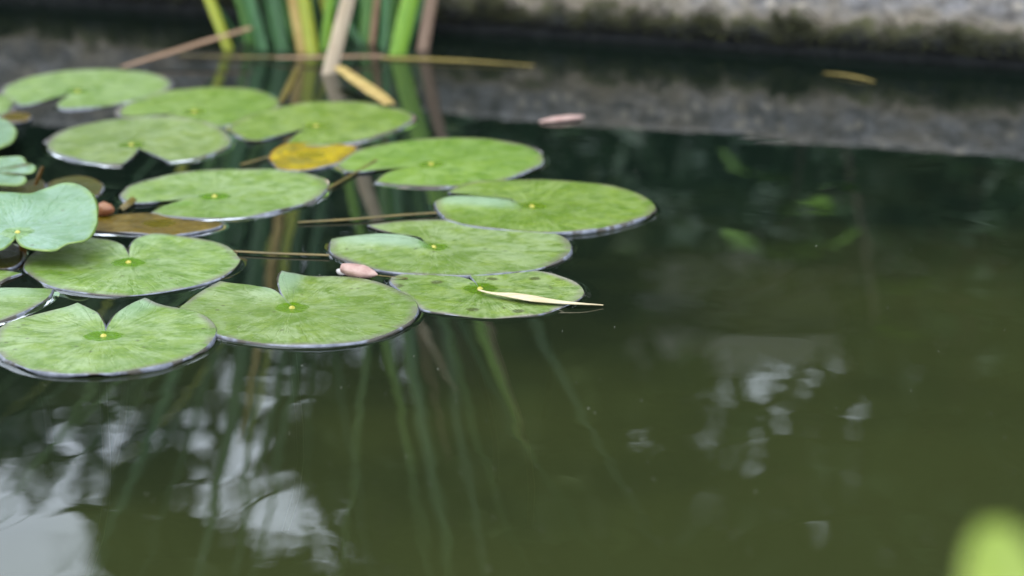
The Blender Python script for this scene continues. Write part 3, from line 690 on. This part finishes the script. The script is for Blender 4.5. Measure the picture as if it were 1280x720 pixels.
for i in range(10):
    x = i / 9; rr = 0.0040 * math.sin(math.pi * (0.12 + 0.80 * x)) ** 0.6
    for j in range(12):
        w = j / 12 * 2 * math.pi
        vs.append(pa + pd * PL * x + ps * (rr * math.cos(w)) + Vector((0, 0, rr * 0.8 * math.sin(w) * (1 + 0.3 * math.cos(2 * w)))) - o.location)
for i in range(9):
    for j in range(12): fs.append((i * 12 + j, i * 12 + (j + 1) % 12, (i + 1) * 12 + (j + 1) % 12, (i + 1) * 12 + j))
fs.append(tuple(range(12))[::-1]); fs.append(tuple(108 + j for j in range(12)))
mesh_obj('pale_petal', vs, fs, M['petal_tip'], o)
stalk(o, at(472, 344, .005) - o.location, at(496, 349, .002) - o.location, 0.0012, 'stem_gold', 'thread')
bud((122, 264, .008), (140, 258, .008), 0.0085, 'bud', 'reddish bud poking out beside the raised leaf', 'lily_bud', 'bud')

# ------------------------------------------------------------------ reeds
clump_c = at(400, 66)
reeds = thing('reed_clump', clump_c, 'clump of tall green and dry reed blades growing by the wall', 'reeds')
def reed(base_px, top_px, w_px, mat, length, bend=0.15, sweep=0.0, seed=0, below=0.0, kink=None, z0=0.0):
    b = at(base_px[0], base_px[1], z0)
    tpt = at_y(top_px[0], top_px[1], b.y + 0.01)
    d = (tpt - b).normalized()
    w = w_px / FPX * (b - cam.location).length
    out = Vector((d.x, 0.15 * math.sin(seed * 2.1), 0))
    if out.length < 1e-6: out = Vector((1, 0, 0))
    n = 26; K = 7; vs, fs = [], []
    rg = random.Random(seed)
    side = Vector((math.cos(rg.uniform(-.5, .5)), math.sin(rg.uniform(-.5, .5)), 0))
    ph = rg.uniform(-0.7, 0.7)
    for i in range(n):
        t = i / (n - 1)
        h = length * t - (0.12 if z0 == 0 else 0.0) * (1 - t)
        p = b + d * h + (out * bend * 2.2 + Vector((sweep, 0, 0))) * max(0, h) ** 2
        p.z -= max(0, h) ** 3 * bend * 0.5
        ww = w / 2 * (0.92 + 0.2 * min(1, t * 4)) * (1 - max(0, (t - 0.35) / 0.65) ** 1.7) + 0.0004
        a = ph + 0.8 * t
        s = side * math.cos(a) + Vector((0, 1, 0)) * math.sin(a)
        s = (s - d * s.dot(d)).normalized(); f = s.cross(d)
        for x in np.linspace(-1, 1, K): vs.append(p + s * (ww * x) + f * (0.28 * ww * (1 - abs(x))) - clump_c)
        for x in np.linspace(-1, 1, K): vs.append(p + s * (ww * x) - f * (0.16 * ww * (1 - abs(x)) + 0.0005) - clump_c)
    for i in range(n - 1):
        a, c = i * 2 * K, (i + 1) * 2 * K
        for k in range(K - 1):
            fs.append((a + k, a + k + 1, c + k + 1, c + k)); fs.append((a + K + k, c + K + k, c + K + k + 1, a + K + k + 1))
        fs.append((a, c, c + K, a + K)); fs.append((a + K - 1, a + 2 * K - 1, c + 2 * K - 1, c + K - 1))
    fs.append(tuple(range(K)) + tuple(range(2 * K - 1, K - 1, -1)))
    return mesh_obj('reed_blade', vs, fs, M[mat], reeds)
reed((286, 62), (264, 0), 14, 'bl_yellow', 0.62, 0.5, seed=1)
reed((328, 62), (312, 0), 14, 'bl_blue', 0.85, 0.2, seed=2)
reed((353, 64), (343, 0), 17, 'bl_dark', 0.95, 0.15, seed=3)
reed((377, 66), (366, 0), 11, 'straw_gold', 0.55, 0.15, seed=4)
reed((391, 67), (381, 0), 17, 'bl_yellow', 0.56, 0.25, seed=5)
reed((405, 61), (413, 0), 11, 'bl_lime', 0.6, 0.15, seed=6)
reed((456, 54), (461, 0), 15, 'bl_mid', 0.9, 0.12, seed=7)
reed((465, 55), (471, 0), 6, 'straw_brown', 0.6, 0.2, seed=8)
reed((479, 61), (482, 0), 11, 'bl_blue', 0.8, 0.3, seed=9)
reed((497, 68), (512, 0), 19, 'bl_lime', 0.58, 0.2, seed=10)
reed((529, 62), (539, 0), 18, 'reed_pink', 0.55, 0.3, seed=11)
reed((412, 92), (434, 0), 18, 'straw_pale', 0.42, 0.35, seed=12, z0=0.0)
reed((432, 50), (424, 0), 12, 'bl_dark', 1.0, 0.1, seed=13)
reed((340, 50), (331, 0), 10, 'bl_dark', 0.9, 0.25, seed=14)
reed((370, 52), (352, 0), 9, 'bl_mid', 0.9, 0.4, seed=15)
reed((510, 55), (530, 0), 8, 'bl_dark', 0.8, 0.1, seed=16)
reed((440, 47), (452, 0), 10, 'bl_blue', 0.9, 0.25, seed=17)
reed((395, 47), (390, 0), 10, 'bl_dark', 0.95, 0.3, seed=18)
reed((310, 54), (300, 0), 8, 'bl_mid', 0.75, 0.6, seed=19)
reed((488, 50), (494, 0), 10, 'bl_mid', 0.85, 0.3, seed=20)
reed((418, 52), (405, 0), 9, 'bl_yellow', 0.8, 0.5, seed=21)

for k in range(12):                                # thin darker inner blades, arching over the water
    bx = 300 + k * 19
    reed((bx, 50 + 6 * math.sin(k * 1.7)), (bx + (-26, -14, 4, 12)[k % 4] - 8, 0), 5.5 + 1.5 * (k % 3), ('bl_dark', 'bl_mid', 'bl_dark')[k % 3], 0.82 + 0.05 * (k % 4), (0.05 if k % 4 > 1 else 0.16) + 0.05 * (k % 3), seed=30 + k)

# ------------------------------------------------------------------ plants, shrubs and trees behind the wall (seen mirrored in the water)
def gap(p, v, r):                                  # an opening about 2.4 m deep through the foliage
    ax = Vector((0.05, 0.93, 0.33)).normalized(); d = p - v
    h = max(-1.2, min(1.2, d.dot(ax)))
    return (d - ax * h).length < r
def leaf_cloud(rg, centres, n, size, flat=0.3, aspect=0.5, voids=()):
    vs, fs = [], []
    for k in range(n):
        c, r = rg.choice(centres)
        while True:
            q = Vector((rg.uniform(-1, 1), rg.uniform(-1, 1), rg.uniform(-1, 1)))
            if q.length <= 1: break
        q = q * (0.55 + 0.45 * q.length)
        p = Vector(c) + Vector((q.x * r[0], q.y * r[1], q.z * r[2]))
        if any(gap(p, v, vr) for v, vr in voids): continue
        s = size * rg.uniform(0.6, 1.35)
        d = Vector((rg.uniform(-1, 1), rg.uniform(-1, 1), rg.uniform(-1, 0.5))).normalized()
        w = d.cross(Vector((rg.uniform(-1, 1), rg.uniform(-1, 1), 1.2)))
        if w.length < .1: continue
        w = w.normalized() * s * aspect * 0.5
        k0 = len(vs); fold = d.cross(w).normalized() * s * 0.06
        vs += [p, p + d * s * .45 + w + fold, p + d * s, p + d * s * .45 - w + fold]
        fs += [(k0, k0 + 1, k0 + 2), (k0, k0 + 2, k0 + 3)]
    return vs, fs
def limb(vs, fs, a, b, r0, r1, rg, K=8, n=7):
    k0 = len(vs); off = Vector((rg.uniform(-1, 1), rg.uniform(-1, 1), 0)) * (b - a).length * 0.06
    t = (b - a).normalized(); s = t.cross(Vector((.3, 1, .1))).normalized(); u = s.cross(t)
    for i in range(n):
        x = i / (n - 1); p = a.lerp(b, x) + off * math.sin(math.pi * x); r = r0 + (r1 - r0) * x
        for j in range(K):
            w = j * 2 * math.pi / K; vs.append(p + s * (r * math.cos(w)) + u * (r * math.sin(w)))
    for i in range(n - 1):
        for j in range(K): fs.append((k0 + i * K + j, k0 + i * K + (j + 1) % K, k0 + (i + 1) * K + (j + 1) % K, k0 + (i + 1) * K + j))
def tree(name, loc, trunk_h, height, rx, seed, mat, label, cat, group, n_cl=26, n_leaf=5200, size=0.12, low=0.35, voids=(), clr=0.34, tr=0.09):
    rg = random.Random(seed); loc = Vector(loc)
    o = thing(name, loc, label, cat, group)
    cen = []
    for k in range(n_cl):
        z = rg.uniform(low, 1.0) * height
        f = math.sin(math.pi * (0.12 + 0.80 * (z / height - low) / (1 - low + 1e-6))) ** 0.7
        a = rg.uniform(0, 2 * math.pi); r = rx * f * math.sqrt(rg.random())
        q = rx * clr * rg.uniform(0.7, 1.3)
        cen.append((Vector((r * math.cos(a), r * math.sin(a) * 0.7, z)), (q, q, q * 0.75)))
    tv, tf = [], []
    limb(tv, tf, Vector((0, 0, -0.1)), Vector((0, 0, height * 0.7)), tr, tr * 0.35, rg, 10, 10)
    for c, _ in cen[::2]:
        limb(tv, tf, Vector((0, 0, min(c.z * 0.7, height * 0.68))), Vector(c), tr * 0.35, tr * 0.08, rg, 6, 5)
    mesh_obj('trunk', tv, tf, M['bark'], o)
    lv, lf = leaf_cloud(rg, cen, n_leaf, size, voids=[(Vector(v) - loc, r) for v, r in voids])
    mesh_obj('crown', lv, lf, M[mat], o, smooth=False)
    return o
GT = 'trees standing beyond the pond wall'; GS = 'shrubs behind the pond wall'
def mirror_dir(px, py, y):
    """the point at depth y that the photograph shows mirrored in the water at this pixel"""
    g = at(px, py); k = (y - g.y) / g.y
    return Vector((g.x * (1 + k), y, CAM_H * k))
for i, x in enumerate((-2.7, -1.75, -0.85, 0.05, 0.95, 1.8, 2.7)):
    h = (1.15, 0.9, 0.62, 0.54, 0.52, 0.64, 0.85)[i]
    tree('shrub', (x + 0.2, 4.6 + 0.25 * math.sin(i * 2.3), 0.05), 0.2, h, 0.62, 40 + i, 'leaf_dark', ('dense dark evergreen shrub' + (' taller than its row, behind the left wall block', ' second from the tallest shrub, behind the wall', ', low, right behind the reeds', ' beside the low one behind the reeds', ' behind the lime-leaved plant', ' between the lime-leaved plant and the last shrub', ' ending the row behind the grey wall')[i]), 'shrub', GS, 22, 4200, 0.085, 0.06, tr=0.03)
VO = [(mirror_dir(840, 390, 8.0), 0.16), (mirror_dir(880, 400, 8.0), 0.18), (mirror_dir(925, 410, 8.0), 0.22), (mirror_dir(970, 412, 8.0), 0.22), (mirror_dir(1015, 412, 8.0), 0.20),
      (mirror_dir(797, 445, 8.0), 0.08), (mirror_dir(893, 511, 8.0), 0.07), (mirror_dir(931, 546, 8.0), 0.06), (mirror_dir(692, 665, 8.0), 0.09),
      (mirror_dir(330, 655, 8.0), 0.16), (mirror_dir(290, 620, 8.0), 0.13), (mirror_dir(385, 685, 8.0), 0.14)]
for i, (x, y, h, rx) in enumerate(((-0.30, 8.0, 5.4, 1.0), (1.35, 8.1, 5.8, 1.6), (3.4, 8.6, 6.0, 1.8), (-5.6, 10.5, 5.2, 2.2), (5.9, 9.6, 6.4, 2.0), (1.9, 12.0, 7.5, 2.6))):
    tree('garden_tree', (x, y, 0.05), 1.0, h, rx, 70 + i, ('leaf_mid', 'leaf_dark')[i % 2], ('leafy garden tree' + (' behind the reeds, beside the low rounded tree', ' with gaps of sky beyond the lime-leaved plant', ' with broad dark crown beyond the wall end', ' beyond the low rounded tree, standing apart', ', broad and last of the row beyond the shrubs', ', tallest, standing behind two smaller trees')[i]), 'tree', GT, 110, 20000, 0.15, 0.12, voids=VO, clr=0.42)
tree('garden_tree', (-2.2, 8.4, 0.05), 0.6, 2.32, 1.25, 91, 'leaf_mid', 'low rounded tree below the open sky reflection', 'tree', None, 60, 9000, 0.13, 0.1, clr=0.38)

tree('garden_tree', (-1.38, 7.6, 0.05), 0.5, 2.15, 0.82, 95, 'leaf_dark', 'small dark bushy tree between the reeds and the low rounded tree', 'tree', None, 40, 6500, 0.12, 0.06)
# grey garden house glimpsed through the trees
hc = mirror_dir(945, 446, 10.2)
gh = thing('garden_house', (hc.x, 10.2, 0.05), 'plain white flat-roofed garden house glimpsed between tree crowns', 'house')
def box(name, parent, x0, x1, y0, y1, z0, z1, mat):
    v = [(x, y, z) for z in (z0, z1) for y in (y0, y1) for x in (x0, x1)]
    return mesh_obj(name, v, [(0, 2, 3, 1), (4, 5, 7, 6), (0, 1, 5, 4), (2, 6, 7, 3), (0, 4, 6, 2), (1, 3, 7, 5)], mat, parent, smooth=False)
HZ = hc.z - 0.05
box('wall', gh, -1.3, 1.1, 0, 1.8, -0.1, HZ - 0.12, M['render'])
box('roof', gh, -1.42, 1.22, -0.12, 1.92, HZ - 0.12, HZ, M['render'])
dr = box('door', gh, 0.1, 0.85, -0.04, -0.003, 0.0, 1.95, M['bark'])
box('handle', dr, 0.16, 0.19, -0.09, -0.043, 0.95, 1.08, M['straw'])
wn = box('window', gh, -0.95, -0.25, -0.05, -0.003, 0.9, 1.8, M['petal_tip'])
box('pane', wn, -0.89, -0.31, -0.056, -0.052, 0.96, 1.74, M['mud'])

# broad-leaved plant right behind the wall with lime leaves
def leaf_mesh(name, parent, p, d, up, L, Wd, mat, droop=0.3, origin=None, rnd_tip=0.75):
    d = d.normalized(); s = d.cross(up).normalized(); f = s.cross(d)
    vs, fs = [], []; n, K = 14, 7
    for i in range(n):
        t = i / (n - 1); w = Wd / 2 * (math.sin(math.pi * min(1, t * 0.97 + 0.02)) ** rnd_tip)
        c = p + d * (L * t) - up * (droop * L * t * t)
        for x in np.linspace(-1, 1, K): vs.append(c + s * (w * x) + f * (0.22 * w * abs(x)) - origin)
    for i in range(n - 1):
        for k in range(K - 1): fs.append((i * K + k, i * K + k + 1, (i + 1) * K + k + 1, (i + 1) * K + k))
    o = mesh_obj(name, vs, fs, M[mat], parent)
    sm = o.modifiers.new('s', 'SOLIDIFY'); sm.thickness = 0.0008
    return o
def broad_plant(loc, stems, label, mat, group=None, name='leafy_plant'):
    o = thing(name, loc, label, 'plant', group)
    for (tip, leaves) in stems:
        tv, tf = [], []; limb(tv, tf, Vector((0, 0, -0.03)), Vector(tip), 0.006, 0.003, rnd, 7, 8)
        mesh_obj('stem', tv, tf, M['bark'], o)
        for (frac, d, L, Wd) in leaves:
            leaf_mesh('leaf', o, Vector(loc) + Vector(tip) * frac, Vector(d), Vector((0, 0, 1)), L, Wd, mat, origin=Vector(loc))
    return o
c = mirror_dir(985, 285, 3.9)
broad_plant((c.x + 0.02, 3.9, 0.05), [((-0.03, -0.05, c.z - 0.03), [(1.0, (-.6, -.6, -.1), .16, .10), (1.0, (.7, -.6, -.1), .14, .08), (.85, (.2, -.9, .0), .16, .09), (.75, (-.8, -.4, -.1), .14, .08)]),
                                       ((-0.14, -0.03, 0.26), [(1.0, (-.6, -.5, -.1), .14, .08), (.9, (.5, -.7, .1), .14, .08), (.8, (-.2, -.9, .1), .15, .08), (.7, (-.9, -.5, .1), .13, .07)]),
                                       ((0.14, 0.02, 0.62), [(1.0, (.5, -.5, .2), .12, .06), (.9, (.8, .1, .2), .12, .06), (.6, (-.4, -.8, .1), .12, .06)])],
            'lime-leaved plant just behind the wall, mirrored in the water', 'leaf_bright')

# ------------------------------------------------------------------ plant on the near bank: one leaf tip reaches into the picture
nb = Vector((0.155, 0.45, 0.05))
tipc = at_y(1243, 655, 0.60)
pl = broad_plant(nb, [((tipc.x - nb.x + 0.005, 0.10, tipc.z - nb.z - 0.06), []), ((0.03, -0.1, 0.10), [(1, (.5, -.4, .5), .09, .05), (.8, (-.4, -.5, .4), .08, .045)])],
                 'out-of-focus lime green leafy plant on the near bank', 'leaf_bright', name='bank_plant')
q0 = Vector((tipc.x + 0.004, 0.55, tipc.z - 0.058))
leaf_mesh('leaf', pl, q0, tipc - q0, Vector((0, -0.75, 0.65)), (tipc - q0).length, 0.026, 'leaf_lime', droop=0.0, origin=nb, rnd_tip=0.4)

# ------------------------------------------------------------------ dust specks on the water
vs, fs = [], []; rg = random.Random(5)
for k in range(170):
    px, py = rg.uniform(0, 1280), rg.uniform(110, 720)
    p = at(px, py, 0.0005); r = rg.choice((0.0002, 0.0002, 0.0003, 0.0004)) * rg.uniform(.7, 1.2)
    k0 = len(vs); q = rg.uniform(0, 6)
    for j in range(5):
        a = q + j * 2 * math.pi / 5; vs.append(p + Vector((r * math.cos(a) * 1.4, r * math.sin(a), 0)))
    vs.append(p + Vector((0, 0, r * 0.6)))
    for j in range(5): fs.append((k0 + j, k0 + (j + 1) % 5, k0 + 5))
tag(mesh_obj('floating_specks', vs, fs, M['dust'], None, smooth=False), 'pale dust and pollen specks scattered on the water surface', 'specks', kind='stuff')
